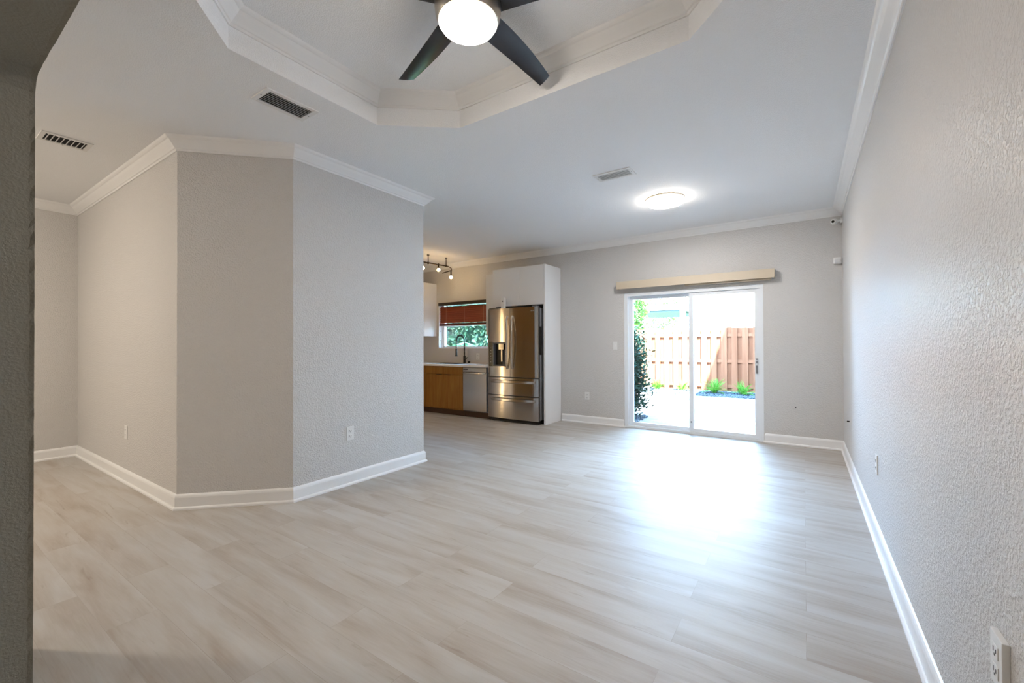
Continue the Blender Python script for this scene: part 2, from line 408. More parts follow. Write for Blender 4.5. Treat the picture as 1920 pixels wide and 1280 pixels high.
for xx in (-5.62, -5.17, -4.72): MB().tube([(xx, YB - .004, 1.95), (xx, YB - .004, 1.59)], .0018, 6).build('ladder_cord', CORD, B)

# ------------------------------------------------------------------ kitchen cabinets
CY = 5.478       # cabinet carcass front; door faces at 5.458
def base_cab(x0, x1, label, fronts, nm='base_cabinet'):
    t = thing(nm, label, 'cabinet', ((x0 + x1) / 2, 5.77, 0), 'wooden kitchen base cabinets')
    MB().box(x0, x1, CY, YB - .005, .10, .83).build('body', OAK, t)
    MB().box(x0, x1, CY + .06, CY + .075, 0, .10).build('toe_kick', DKWOOD, t)
    xm = (x0 + x1) / 2
    for k, (a, c) in enumerate(((x0 + .002, xm - .0015), (xm + .0015, x1 - .002)) if fronts == 2 else ((x0 + .002, x1 - .002),)):
        MB().box(a, c, 5.458, CY - .001, .695, .826).build('drawer', OAK, t, bevel=.0015)
        d = MB().box(a, c, 5.458, CY - .001, .125, .690).build('door', OAK, t, bevel=.0015)
        hx = (c - .10) if k == 0 else (a + .10)
        MB().box(hx - .06, hx + .06, 5.443, 5.459, .684, .692).build('edge_pull', BRONZE, d)
    return t
base_cab(-5.563, -4.70, 'honey wood sink base cabinet beside the dishwasher', 2)
base_cab(-6.20, -5.567, 'honey wood base cabinet left of the sink cabinet, mostly behind the wall edge', 1)
base_cab(-6.84, -6.204, 'honey wood base cabinet furthest left along the kitchen window wall', 1)

dw = thing('dishwasher', 'stainless steel dishwasher between wood cabinet and refrigerator', 'dishwasher', (-4.45, 5.77, 0))
MB().box(-4.696, -4.202, CY + .005, YB - .005, .10, .83).build('body', GREYP, dw)
MB().box(-4.692, -4.206, 5.456, CY, .115, .745).build('door', STEEL, dw, bevel=.004)
cp = MB().box(-4.692, -4.206, 5.454, CY, .749, .822).build('control_panel', STEEL, dw, bevel=.003)
MB().box(-4.68, -4.59, 5.4525, 5.455, .785, .797).build('display', BLACK, cp)
dh = [(-4.672, 5.455, .735), (-4.66, 5.425, .733)] + [(-4.66 + (.42 * i / 10), 5.422 - .012 * math.sin(PI * i / 10), .732) for i in range(1, 10)] + [(-4.238, 5.425, .733), (-4.226, 5.455, .735)]
MB().tube(dh, .011, 10).build('handle', mat('polished_handle', (.72, .70, .68), .15, 1), dw, smooth=True)
MB().box(-4.696, -4.202, CY + .06, CY + .075, 0, .099).build('toe_kick', DKWOOD, dw)

wt = MB()
SX0, SX1, SY0, SY1 = -5.52, -4.93, 5.56, 5.90
wt.box(-6.86, SX0, 5.438, YB, .832, .866).box(SX1, -4.204, 5.438, YB, .832, .866).box(SX0, SX1, 5.438, SY0, .832, .866).box(SX0, SX1, SY1, YB, .832, .866)
tag(wt.build('worktop', STONE), 'white stone worktop running over the wood base cabinets', 'worktop')
sk = thing('sink', 'dark rimmed sink set in the white worktop below the window', 'sink', (-5.225, 5.73, .70))
b = MB(); b.box(SX0 + .001, SX1 - .001, SY0 + .001, SY1 - .001, .833, .8345)
for a in ((SX0 + .001, SX0 + .012, SY0 + .001, SY1 - .001), (SX1 - .012, SX1 - .001, SY0 + .001, SY1 - .001), (SX0 + .001, SX1 - .001, SY0 + .001, SY0 + .012), (SX0 + .001, SX1 - .001, SY1 - .012, SY1 - .001)): b.box(*a, .833, .870)
b.build('basin', mat('black_granite_sink', (.02, .02, .022), .4), sk)
MB().lathe([(.0, .8365), (.03, .8365), (.035, .835)], (-5.225, 5.72, 0), 20).build('drain', NICKEL, sk)

fc = thing('kitchen_faucet', 'black pull-down spring faucet standing behind the sink', 'faucet', (-5.08, 5.95, .866))
MB().lathe([(.0, .866), (.030, .866), (.030, .872), (.022, .876), (.022, .99), (.017, 1.0), (0, 1.0)], (-5.08, 5.95, 0), 20).build('base', BLACK, fc, smooth=True)
pts = [(-5.08, 5.95, 1.0), (-5.08, 5.95, 1.25)] + [(-5.08, 5.84 + .11 * math.cos(a * PI / 12), 1.25 + .115 * math.sin(a * PI / 12)) for a in range(1, 12)] + [(-5.08, 5.73, 1.25), (-5.08, 5.73, 1.12)]
fine = []
for p, q in zip(pts, pts[1:]):
    for k in range(6): fine.append(Vector(p).lerp(Vector(q), k / 6))
MB().tube(fine, [.0125 if i % 2 else .0095 for i in range(len(fine))], 10).build('spring_neck', BLACK, fc, smooth=False)
MB().lathe([(0, 1.13), (.013, 1.13), (.016, 1.11), (.017, 1.02), (.023, 1.005), (.023, .995), (0, .995)], (-5.08, 5.73, 0), 16).build('spray_head', BLACK, fc, smooth=True)
MB().tube([(-5.08, 5.95, .955), (-5.02, 5.93, .955)], .012, 10).tube([(-5.022, 5.93, .955), (-4.985, 5.915, .975)], .006, 8).build('lever', BLACK, fc, smooth=True)
tag(MB().lathe([(0, .866), (.028, .866), (.028, .872), (.016, .876), (.016, .892), (.024, .896), (.024, .902), (0, .904)], (-4.975, 5.95, 0), 20).build('soap_dispenser', BLACK, smooth=True), 'small round black cap beside the black faucet on the worktop', 'soap dispenser')

tag(MB().box(-7.2, WX0 - .001, YB - .012, YB - .0015, .867, 1.358).box(WX0 - .001, -4.206, YB - .012, YB - .0015, .867, WZ0 - .001).build('backsplash', mat('pale_grey_tile', (.66, .64, .63), .25)), 'pale glossy backsplash between worktop and window', 'backsplash')

def upper(x0, x1, label, doors):
    t = thing('wall_cabinet', label, 'cabinet', ((x0 + x1) / 2, 5.9, 1.36))
    MB().box(x0, x1, 5.726, YB - .002, 1.36, 2.368).build('body', WHITE, t)
    xs = [x0 + (x1 - x0) * i / doors for i in range(doors + 1)]
    for a, c in zip(xs, xs[1:]): MB().box(a + .002, c - .002, 5.706, 5.725, 1.357, 2.366).build('door', WHITE, t, bevel=.0015)
    return t
pc = thing('pantry_cabinet', 'tall wooden pantry cabinet standing against the kitchen side of the partition', 'cabinet', (-4.45, 3.45, 0))
MB().box(-4.85, -4.05, YE + .02, 3.72, .10, 2.2).build('body', OAK, pc); MB().box(-4.85, -4.05, YE + .02, 3.66, 0, .10).build('toe_kick', DKWOOD, pc)
for a, c in ((-4.848, -4.452), (-4.448, -4.052)): MB().box(a, c, 3.721, 3.739, .125, 2.198).build('door', OAK, pc, bevel=.0015)
upper(-6.50, -5.872, 'glossy white wall cabinet left of the kitchen window', 1)
upper(-4.40, -4.15, 'narrow white wall cabinet squeezed between window and refrigerator cabinet', 1)

rc = thing('refrigerator_cabinet', 'tall white cabinet surround enclosing the refrigerator', 'cabinet', (-3.65, 5.8, 0))
MB().box(-3.205, -3.178, 5.557, YB - .003, 0, 2.40).build('side_panel', WHITE, rc, bevel=.001)
MB().box(-4.148, -4.125, 5.62, YB - .003, 0, 2.40).build('side_panel', WHITE, rc)
MB().box(-4.124, -3.206, 5.58, YB - .003, 1.80, 2.40).build('body', WHITE, rc)
for a, c in ((-4.146, -3.634), (-3.630, -3.207)):
    d = MB().box(a, c, 5.559, 5.579, 1.803, 2.397).build('door', WHITE, rc, bevel=.0015)
    hx = c - .09 if a < -4 else a + .07
    MB().box(hx - .05, hx + .05, 5.548, 5.560, 1.795, 1.803).build('edge_pull', NICKEL, d)

# ------------------------------------------------------------------ refrigerator
fr = thing('refrigerator', 'stainless steel french door refrigerator with water dispenser and two freezer drawers', 'refrigerator', (-3.72, 5.75, 0))
FX0, FX1, FY = -4.118, -3.250, 5.46
# front faces slightly bowed
FX0 = -4.185
def bowed(x0, x1, z0, z1, bow0, bow1, yb=5.53, name='door', hole=None):
    """front skin bowed outward over the whole fridge width"""
    n = 14; W_ = FX1 - FX0
    def yy(x):
        u = (x - FX0) / W_ * 2 - 1; e = 0
        ex = min(x - FX0, FX1 - x)
        if ex < .012: e = .010 * (1 - ex / .012) ** 2
        return FY - .016 * (1 - u * u) + .008 + e
    pts = [(x0 + (x1 - x0) * i / n, yy(x0 + (x1 - x0) * i / n)) for i in range(n + 1)]
    b = MB()
    poly = pts + [(x1, yb), (x0, yb)]
    if hole:
        hx0, hx1, hz0, hz1 = hole
        b.prism(poly, z0, hz0); b.prism(poly, hz1, z1)
        lp = [p for p in pts if p[0] < hx0] + [(hx0, yy(hx0)), (hx0, yb), (x0, yb)]
        rp = [(hx1, yy(hx1))] + [p for p in pts if p[0] > hx1] + [(x1, yb), (hx1, yb)]
        b.prism(lp, hz0, hz1); b.prism(rp, hz0, hz1)
    else: b.prism(poly, z0, z1)
    return b.build(name, STEEL, fr, smooth=True), yy
MB().box(-4.118, -3.262, 5.532, 6.0, .06, 1.745).build('body', mat('fridge_side_grey', (.30, .31, .33), .4), fr, bevel=.003)
LD, yy = bowed(FX0, -3.742, .70, 1.762, 0, 0, hole=(-4.075, -3.815, .86, 1.235))
RD, yy = bowed(-3.736, FX1, .70, 1.762, 0, 0)
D1, yy = bowed(FX0, FX1, .418, .686, 0, 0, name='freezer_drawer')
D2, yy = bowed(FX0, FX1, .055, .406, 0, 0, name='freezer_drawer')
MB().box(FX0 + .01, FX1 - .02, 5.50, 5.53, .02, .055).box(-4.10, -3.27, 5.48, 5.95, .0, .03).build('base_grille', BLACK, fr)
# dispenser
ds = MB().box(-4.075, -3.815, 5.525, 5.531, .86, 1.235).box(-4.075, -4.06, 5.455, 5.53, .86, 1.235).box(-3.825, -3.815, 5.455, 5.53, .86, 1.235).box(-4.075, -3.815, 5.455, 5.53, 1.215, 1.235).box(-4.075, -3.815, 5.445, 5.53, .86, .88)
dsp = ds.build('dispenser', GREYP, LD)
MB().box(-4.058, -3.90, 5.50, 5.524, .885, 1.21).build('dispenser_recess', BLACK, dsp) if False else None
MB().box(-3.965, -3.87, 5.462, 5.52, 1.12, 1.215).box(-3.93, -3.90, 5.475, 5.51, .93, 1.12).build('nozzle', STEEL, LD, bevel=.003)
MB().box(-4.050, -3.94, 5.512, 5.5245, .885, 1.21).box(-3.865, -3.83, 5.512, 5.5245, 1.10, 1.21).build('dark_window', BLACK, LD)
cpn = MB().box(-4.150, -4.078, yy(-4.11) - .004, yy(-4.11) + .01, .855, 1.245).build('control_panel', mat('gloss_black_panel', (.01, .01, .012), .15), LD)
PRINT = mat('pale_print', (.5, .5, .52), .5)
for i in range(6): MB().box(-4.122, -4.106, yy(-4.11) - .0055, yy(-4.11) - .0039, .92 + i * .045, .928 + i * .045).build('button', PRINT, cpn)
def vhandle(x, side, par):
    n = 16; p = []
    for i in range(n + 1):
        t = i / n; z = .82 + .82 * t; p.append((x + side * (-.006 + .018 * math.sin(PI * t)), yy(x) - .002 - .055 * math.sin(PI * t) ** .5, z))
    b = MB(); rings = []
    for q in p: rings.append([(q[0] + .015 * c, q[1] + .009 * s_, q[2]) for c, s_ in ((-1, -.4), (-.5, -1), (.5, -1), (1, -.4), (1, .6), (-1, .6))])
    b.loops(rings); b.build('handle', mat('satin_handle', (.66, .63, .60), .2, 1), par, smooth=True)
vhandle(-3.785, 1, LD); vhandle(-3.69, 1, RD)
def hhandle(z, par):
    n = 14; rings = []
    for i in range(n + 1):
        t = i / n; x = -4.10 + .80 * t; y = yy(x) - .010 - .042 * math.sin(PI * t) ** .5
        rings.append([(x, y + .012, z + .018), (x, y - .004, z + .020), (x, y - .008, z - .014), (x, y + .002, z - .022), (x, y + .012, z - .016)])
    MB().loops(rings).build('handle', mat('satin_handle', (.66, .63, .60), .2, 1), par, smooth=True)
hhandle(.628, D1); hhandle(.350, D2)
for a in (-3.35, -4.15): MB().box(a, a + .062, 5.47, 5.56, 1.763, 1.778).build('hinge_cover', GREYP, fr)
# maker's mark, upper right of the right door
def text_mesh(s, size, m, parent, loc, rot, name):
    cu = bpy.data.curves.new(name, 'FONT'); cu.body = s; cu.size = size; cu.extrude = .0004
    to = bpy.data.objects.new(name, cu); C.collection.objects.link(to)
    bpy.context.view_layer.update()
    me = bpy.data.meshes.new_from_object(to.evaluated_get(bpy.context.evaluated_depsgraph_get()))
    bpy.data.objects.remove(to); me.materials.clear(); me.materials.append(m)
    o = bpy.data.objects.new(name, me); C.collection.objects.link(o)
    o.matrix_world = Matrix.Translation(loc) @ rot.to_matrix().to_4x4()
    o.parent = parent; o.matrix_parent_inverse = parent.matrix_world.inverted() if parent.type != 'EMPTY' else Matrix.Identity(4)
    return o
from mathutils import Euler
LOGO = mat('pale_badge', (.62, .60, .58), .3, .6)
bpy.context.view_layer.update()
def local_text(s, size, m, parent, wl, name):
    o = text_mesh(s, size, m, parent, (0, 0, 0), Euler((0, 0, 0)), name)
    o.parent = None; o.matrix_world = Matrix.Translation(wl) @ Euler((PI / 2, 0, 0)).to_matrix().to_4x4()
    bpy.context.view_layer.update()
    mw = o.matrix_world.copy(); o.parent = parent; o.matrix_parent_inverse = parent.matrix_world.inverted(); o.matrix_world = mw
    return o
local_text('LG', .022, LOGO, RD, (-3.345, yy(-3.34) - .0015, 1.695), 'badge')
b = MB(); rings = [[(-3.358 + r * math.cos(k * PI / 10), y, 1.7025 + r * math.sin(k * PI / 10)) for k in range(20)] for r, y in ((.009, yy(-3.36) + .002), (.009, yy(-3.36) - .0015))]
b.loops(rings); b.build('badge', LOGO, RD)

sb = thing('magnetic_strip', 'slim black bar fixed upright on the right side of the refrigerator', 'holder', (-3.24, 5.56, 1.05))
MB().box(-3.260, -3.235, 5.533, 5.552, 1.045, 1.465).build('bar', BLACK, sb, bevel=.003)
wb = thing('power_adapter', 'small white box with a dark dot standing on the refrigerator top', 'box', (-3.90, 5.50, 1.764))
MB().box(-3.935, -3.865, 5.485, 5.525, 1.764, 1.93).build('case', WPLAS, wb, bevel=.004)
MB().box(-3.905, -3.893, 5.483, 5.486, 1.865, 1.885).build('dark_port', BLACK, wb)

fl = thing('added_streak_tube', 'unseen upright glow tube added behind the partition for the yellow refrigerator streak', 'added light', (-5.45, 3.5, 0))  # added glow tube, out of view; makes the yellow streak in the refrigerator door
MB().lathe([(0, 0), (.12, 0), (.12, .015), (.012, .02), (0, .02)], (-5.45, 3.5, 0), 32).build('base', BLACK, fl, smooth=True)
MB().lathe([(0, .021), (.013, .021), (.013, 1.85), (0, 1.85)], (-5.45, 3.5, 0), 14).build('light_tube', E_TUBE, fl, smooth=True)
# ------------------------------------------------------------------ track light
tl = thing('track_light', 'bronze ceiling track light with glowing warm bulbs over the kitchen', 'ceiling light', (-5.2, 5.3, H))
pA, pB = Vector((-5.30, 4.70, 2.585)), Vector((-5.165, 5.62, 2.575))
MB().tube([pA, pB], .011, 10).build('rail', BRONZE, tl, smooth=True)
for p in ((-5.235, 5.20, 0), (-5.17, 5.57, 0)):
    MB().lathe([(0, H), (.022, H), (.022, H - .012), (.008, H - .016), (.008, 2.60), (.014, 2.595), (.014, 2.56), (0, 2.56)], p, 14).build('stem', BRONZE, tl, smooth=True)
MB().tube([pB, (-5.15, 5.68, 2.55), (-5.155, 5.69, 2.50)], .009, 8).tube([(-5.155, 5.69, 2.515), (-5.24, 5.55, 2.455)], .009, 8).build('arm', BRONZE, tl, smooth=True)
def bulb(x, y, z):
    MB().lathe([(0, z + .10), (.012, z + .10), (.012, z + .045), (.018, z + .04), (.018, z + .018), (0, z + .018)], (x, y, 0), 14).build('socket', BRONZE, tl, smooth=True)
    MB().lathe([(0, z + .022), (.014, z + .02), (.024, z + .005), (.028, z - .01), (.022, z - .026), (.010, z - .033), (0, z - .034)], (x, y, 0), 18).build('bulb', E_BULB, tl, smooth=True)
for q in ((-5.275, 4.80, 2.49), (-5.235, 5.08, 2.485), (-5.188, 5.40, 2.495), (-5.165, 5.69, 2.40)): bulb(*q)

# ------------------------------------------------------------------ ceiling fan
FCX, FCY = -1.252, 1.497
fan = thing('ceiling_fan', 'five blade black ceiling fan with glowing round lamp in the ceiling recess', 'ceiling fan', (FCX, FCY, TRAY))
MB().lathe([(.0, TRAY), (.075, TRAY), (.075, TRAY - .03), (.05, TRAY - .05), (.02, TRAY - .055), (.02, 2.84), (0, 2.84)], (FCX, FCY, 0)).build('canopy', NICKEL, fan, smooth=True)
MB().lathe([(0, 2.845), (.09, 2.845), (.135, 2.82), (.148, 2.78), (.150, 2.72), (.146, 2.685), (.137, 2.664), (.133, 2.662), (0, 2.662)], (FCX, FCY, 0), 64).build('motor_housing', NICKEL, fan, smooth=True)
MB().lathe([(0, 2.668), (.131, 2.668), (.131, 2.655), (.122, 2.642), (.09, 2.632), (.04, 2.626), (0, 2.625)], (FCX, FCY, 0), 64).build('lamp_lens', E_FAN, fan, smooth=True)
def blade(ang):
    n = 18; r0, r1 = .10, .685; rings = []
    A = math.radians(ang); rd = Vector((math.cos(A), math.sin(A), 0)); td = Vector((-math.sin(A), math.cos(A), 0))
    for i in range(n + 1):
        t = i / n; r = r0 + (r1 - r0) * t
        wd = .128 + .012 * math.sin(PI * t) - .045 * t
        cen = -.009 * math.sin(PI * t) + .004
        pit = -math.radians(14 - 4 * t)
        up = Vector((0, 0, 1)); cv = td * math.cos(pit) + up * math.sin(pit); nv = -td * math.sin(pit) + up * math.cos(pit)
        slant = .03 * t
        c = Vector((FCX, FCY, 2.742)) + rd * r + cv * cen
        ring = []
        for u, v in ((-.5, 0), (-.25, .0035), (.25, .0035), (.5, 0), (.25, -.0035), (-.25, -.0035)):
            ring.append(c + cv * u * wd + nv * v + rd * (u * slant))
        rings.append(ring)
    return MB().loops(rings).build('blade', BLADE, fan, smooth=True)
for k in range(5): blade(89 + 72 * k)

# ------------------------------------------------------------------ ring ceiling light
RX, RY = -1.195, 4.62
rl = thing('ring_ceiling_light', 'round glowing ring light on the ceiling near the patio door', 'ceiling light', (RX, RY, H))
MB().lathe([(0, H), (.135, H), (.135, H - .018), (0, H - .018)], (RX, RY, 0), 48).build('base_plate', WPLAS, rl, smooth=True)
MB().lathe([(.108, H - .046), (.112, H - .052), (.130, H - .055), (.168, H - .055), (.180, H - .050)], (RX, RY, 0), 64).build('ring_diffuser', E_RING, rl, smooth=True)
MB().lathe([(.180, H - .050), (.186, H - .042), (.186, H - .014)], (RX, RY, 0), 64).build('ring_rim', E_RIM, rl, smooth=True)
MB().lathe([(.108, H - .046), (.104, H - .040), (.104, H - .018)], (RX, RY, 0), 64).build('inner_rim', E_RIM, rl, smooth=True)
MB().lathe([(0, H - .026), (.006, H - .026), (.006, H - .018)], (RX, RY, 0), 12).build('center_screw', NICKEL, rl)
MB().lathe([(.192, H - .014), (.192, H - .001), (.104, H - .001), (.104, H - .014), (.192, H - .014)], (RX, RY, 0), 48).build('trim_ring', VALANCE, rl)

# flush lamps of the rooms on the left and behind (outside the frame)
def flush(x, y, label, em):
    t = thing('flush_ceiling_light', label, 'ceiling light', (x, y, H))
    MB().lathe([(0, H), (.17, H), (.17, H - .02), (0, H - .02)], (x, y, 0)).build('base_plate', WPLAS, t, smooth=True)
    MB().lathe([(.155, H - .021), (.15, H - .05), (.11, H - .08), (.05, H - .095), (0, H - .098)], (x, y, 0)).build('glass_shade', em, t, smooth=True)
flush(-4.9, -1.0, 'flush round ceiling light in the room left of the doorway', E_ROOM)

# ------------------------------------------------------------------ air vents
def vent(name_label, cx, cy, sx, sy, along, n, tilt, fw=.03, back=DARK):
    t = thing('air_vent', name_label, 'vent', (cx, cy, H))
    x0, x1, y0, y1 = cx - sx / 2, cx + sx / 2, cy - sy / 2, cy + sy / 2; z = H - .008
    b = MB(); b.box(x0, x1, y0, y0 + fw, z, H).box(x0, x1, y1 - fw, y1, z, H).box(x0, x0 + fw, y0 + fw, y1 - fw, z, H).box(x1 - fw, x1, y0 + fw, y1 - fw, z, H)
    b.build('frame', WPLAS, t, bevel=.002)
    MB().box(x0 + fw, x1 - fw, y0 + fw, y1 - fw, H - .0015, H - .0005).build('backing', back, t)
    b = MB(); ix, iy = sx - 2 * fw, sy - 2 * fw
    for i in range(n):
        u = (i + .5) / n - .5
        if along == 'y': b.obox((cx + u * ix, cy, H - .007), .0085 if n > 6 else .02, iy, .0012, Matrix.Rotation(tilt, 3, 'Y'))
        else: b.obox((cx, cy + u * iy, H - .007), ix, .011 if n > 6 else .02, .0012, Matrix.Rotation(tilt, 3, 'X'))
    b.build('louvers', WPLAS, t)
    for s in (-1, 1):
        b = MB()
        q = (cx, cy + s * (sy / 2 - fw / 2)) if along == 'y' else (cx + s * (sx / 2 - fw / 2), cy)
        b.lathe([(0, z - .002), (.004, z - .001), (.004, z + .001)], (q[0], q[1], 0), 8)
        b.build('screw', GREYP, t)
vent('rectangular white air vent with dark louvers beside the recessed tray, near the angled wall', -2.70, 1.44, .20, .33, 'y', 7, math.radians(42), .03)
vent('white air vent with cross louvers at far left of the ceiling', -4.52, .77, .20, .27, 'x', 8, math.radians(40), .028)
vent('pale closed air vent on the ceiling beside the ring light', -1.395, 3.70, .34, .185, 'x', 5, math.radians(10), .03, mat('grey_damper', (.42, .42, .42), .5))

# ------------------------------------------------------------------ outlets and small wall devices
def outlet(loc, ang, label, thick=.006, duplex=True, flat=False):
    """built facing -Y at the origin then turned by ang about Z"""
    t = thing('wall_outlet', label, 'outlet', loc, None)
    t.rotation_euler.z = ang
    def put(b, nm, m, par, bev=0):
        o = b.build(nm, m, None, bevel=bev); o.parent = par; return o
    pl = put(MB().box(-.036, .036, -thick, 0, -.058, .058), 'cover_plate', WPLAS, t, .0015)
    if duplex:
        for s in (-1, 1):
            r = put(MB().box(-.017, .017, -thick - .002, -thick, s * .022 - .014, s * .022 + .014), 'receptacle', WPLAS, t, .001)
            put(MB().box(-.009, -.006, -thick - .0026, -thick - .0019, s * .022 - .004, s * .022 + .007).box(.006, .009, -thick - .0026, -thick - .0019, s * .022 - .003, s * .022 + .006).box(-.003, .003, -thick - .0026, -thick - .0019, s * .022 - .011, s * .022 - .006), 'slots', BLACK, r)
    return t
outlet((XR, 3.406, .466), -PI / 2, 'white outlet low on the textured right wall, further from the camera')
outlet((XR, 1.405, .49), -PI / 2, 'nearest white outlet at the lower right corner, close to the camera', .013)
outlet((X3, 2.286, .439), PI / 2, 'white outlet on the grey-lit partition face left of the kitchen opening')
outlet((-4.948, Y1, .439), 0, 'outlet low on the warm-lit wall left of the angled column')
outlet((-2.734, YB, .413), 0, 'small white outlet on the back wall between refrigerator cabinet and patio door')
outlet((-4.844, YB - .012, .985), 0, 'small white outlet on the kitchen backsplash beside the faucet')
sw = thing('light_switch', 'white light switch on the back wall left of the patio door', 'switch', (-2.285, YB, 1.176))
MB().box(-2.315, -2.255, YB - .006, YB, 1.118, 1.234).build('cover_plate', WPLAS, sw, bevel=.0015)
MB().box(-2.292, -2.278, YB - .012, YB - .006, 1.16, 1.192).build('toggle', WPLAS, sw)
cb = thing('cable_grommet', 'tiny dark cable stub on back wall right of the patio door', 'cable stub', (-.085, YB, .446))
b = MB(); b.tube([(-.085, YB, .446), (-.085, YB - .02, .446)], .007, 10); b.build('plug', BLACK, cb)
cb = thing('cable_grommet', 'tiny dark cable stub low on the right wall near the far corner', 'cable stub', (XR, 5.324, .437))
b = MB(); b.tube([(XR, 5.324, .437), (XR - .02, 5.324, .437)], .007, 10); b.build('plug', BLACK, cb)

sc = thing('security_camera', 'small white security camera with black lens high in the far corner', 'security camera', (.29, YB, 2.55))
MB().tube([(XR - .001, YB - .075, 2.565), (XR - .02, YB - .075, 2.565)], .030, 20).tube([(XR - .02, YB - .075, 2.565), (XR - .05, YB - .08, 2.56)], .012, 12).build('wall_mount', WPLAS, sc, smooth=True)
def sph(c, r, n=16, m=10):
    return [[(c[0] + r * math.sin(PI * j / m) * math.cos(2 * PI * k / n), c[1] + r * math.sin(PI * j / m) * math.sin(2 * PI * k / n), c[2] + r * math.cos(PI * j / m)) for k in range(n)] for j in range(m + 1)]
cdir = Vector((-.33, -.92, -.15)).normalized(); cc = Vector((XR - .075, YB - .085, 2.555))
MB().loops(sph(cc, .034), cap=False).tube([cc, cc + cdir * .040], [.032, .024], 20).build('camera_head', WPLAS, sc, smooth=True)
MB().tube([cc + cdir * .0405, cc + cdir * .046], [.015, .012], 16).build('lens', mat('black_lens', (.005, .005, .006), .1), sc, smooth=True)
ms = thing('motion_sensor', 'small white motion sensor on the far corner below the security camera', 'sensor', (.32, YB, 2.12))
MB().box(XR - .085, XR - .005, YB - .05, YB - .002, 2.09, 2.165).build('case', WPLAS, ms, bevel=.012)
MB().box(XR - .075, XR - .02, YB - .058, YB - .05, 2.10, 2.135).build('lens_window', mat('milky_lens', (.7, .7, .7), .3), ms, bevel=.004)

# ------------------------------------------------------------------ outdoors
GZ = -.10
struct(MB().box(-6.4, .45, YB + T, 11.5, GZ - .1, GZ).build('patio', PAVER))
struct(MB().box(-30, 30, YF - 12, 40, GZ - .4, GZ - .12).build('ground', mat('lawn', (.10, .16, .05), .95)))
gb = MB().box(-6.4, .45, 11.5, 12.9, GZ - .1, GZ + .005); struct(gb.build('gravel_bed', SOIL))
def pebbles(name, region, n, label, seed):
    r = random.Random(seed); b = MB()
    for _ in range(n):
        x = r.uniform(region[0], region[1]); y = r.uniform(region[2], region[3]); s = r.uniform(.018, .045)
        M = Matrix.Translation((x, y, GZ + .012)) @ Euler((r.random(), r.random(), r.random() * 6)).to_matrix().to_4x4() @ Matrix.Diagonal((s, s * .75, s * .5, 1))
        bmesh.ops.create_icosphere(b.bm, subdivisions=1, radius=1, matrix=M)
    return tag(b.build(name, PEB, smooth=True, recalc=False), label, 'pebbles', None, 'stuff')
pebbles('pebble_bed', (-5.2, -.2, 11.52, 12.7), 2600, 'grey blue river pebbles spread along the fence foot', 5)
pebbles('pebble_patch', (-3.1, -2.3, 7.0, 7.75), 420, 'dark grey pebbles around the tall shrub on the patio edge', 6)

fe = thing('wooden_fence', 'reddish cedar board fence standing across the back of the patio', 'fence', (-2.5, 12.8, GZ))
rnd = random.Random(11)
b = MB(); b2 = MB(); x = -6.6; i = 0
while x < .15:
    wv = .137; top = 1.63 + rnd.uniform(-.008, .012)
    b.box(x, x + wv, 12.775, 12.793, GZ + .02, top)
    b2.box(x + .125, x + .125 + wv, 12.832, 12.850, GZ + .02, top + rnd.uniform(-.01, .01))
    x += .25; i += 1
b.build('front_boards', FENCE, fe); b2.build('back_boards', FENCE, fe)
for z in (.02, .69, 1.39): MB().box(-6.6, .44, 12.794, 12.831, z, z + .085).build('rail', FENCE, fe)

def fern(x, y, s, label, seed):
    r = random.Random(seed); b = MB()
    for k in range(34):
        a = r.uniform(0, 2 * PI); el = r.uniform(.5, 1.35); L = s * r.uniform(.7, 1.1); p = Vector((x, y, GZ)); d = Vector((math.cos(a) * math.cos(el), math.sin(a) * math.cos(el), math.sin(el)))
        n = 12
        for i in range(n):
            p2 = p + d * L / n; side = d.cross(Vector((0, 0, 1))).normalized()
            wl = s * .16 * math.sin(PI * (i + 1) / (n + 1.5))
            for sg in (-1, 1): b.leafq(p, (side * sg + d * .5), d.cross(side), wl, wl * .35)
            p = p2; d = (d + Vector((0, 0, -.10))).normalized()
    return tag(b.build('fern', LEAFG, recalc=False), label, 'fern')
fern(-3.457, 12.45, .42, 'bright green fern at the fence foot, furthest left', 1)
fern(-2.80, 12.50, .36, 'bright green fern by the fence half hidden behind the door stile', 2)
fern(-1.93, 12.20, .52, 'largest bright green fern at the fence foot, seen through right pane', 3)
fern(-1.27, 12.15, .44, 'low bright green fern at the fence foot, furthest right', 4)

def shrub(name, x, y, h, w_, n, m, label, seed, ll=.05, cat='shrub', stems=9, base=0.0):
    r = random.Random(seed)
    t = thing(name, label, cat, (x, y, GZ)); b = MB(); st = MB()
    for s in range(stems):
        a = r.uniform(0, 2 * PI); rr = r.uniform(.1, 1) * w_ * .5; hh = h * r.uniform(.6, 1)
        p0 = Vector((x + r.uniform(-.04, .04), y + r.uniform(-.04, .04), GZ)); p1 = Vector((x + rr * .5 * math.cos(a), y + rr * .5 * math.sin(a), GZ + hh * .5)); p2 = Vector((x + rr * math.cos(a), y + rr * math.sin(a), GZ + hh))
        st.tube([p0, p1, p2], [.010 * h, .007 * h, .003 * h], 6)
        for k in range(n // stems):
            u = r.uniform(.08, 1) ** .8; q = (p0.lerp(p1, u * 2) if u < .5 else p1.lerp(p2, u * 2 - 1))
            sp = w_ * .24 * (1.1 - .5 * u)
            q = q + Vector((r.gauss(0, sp), r.gauss(0, sp), r.gauss(0, sp * .5)))
            if q.z < GZ + .03: q.z = GZ + .03
            d = Vector((r.uniform(-1, 1), r.uniform(-1, 1), r.uniform(-.3, 1))); nn = Vector((r.uniform(-1, 1), r.uniform(-1, 1), 1))
            b.leafq(q, d, nn, ll * r.uniform(.7, 1.3), ll * .42)
    b.build('foliage', m, t, recalc=False); st.build('stem', BARK, t, smooth=True)
    return t
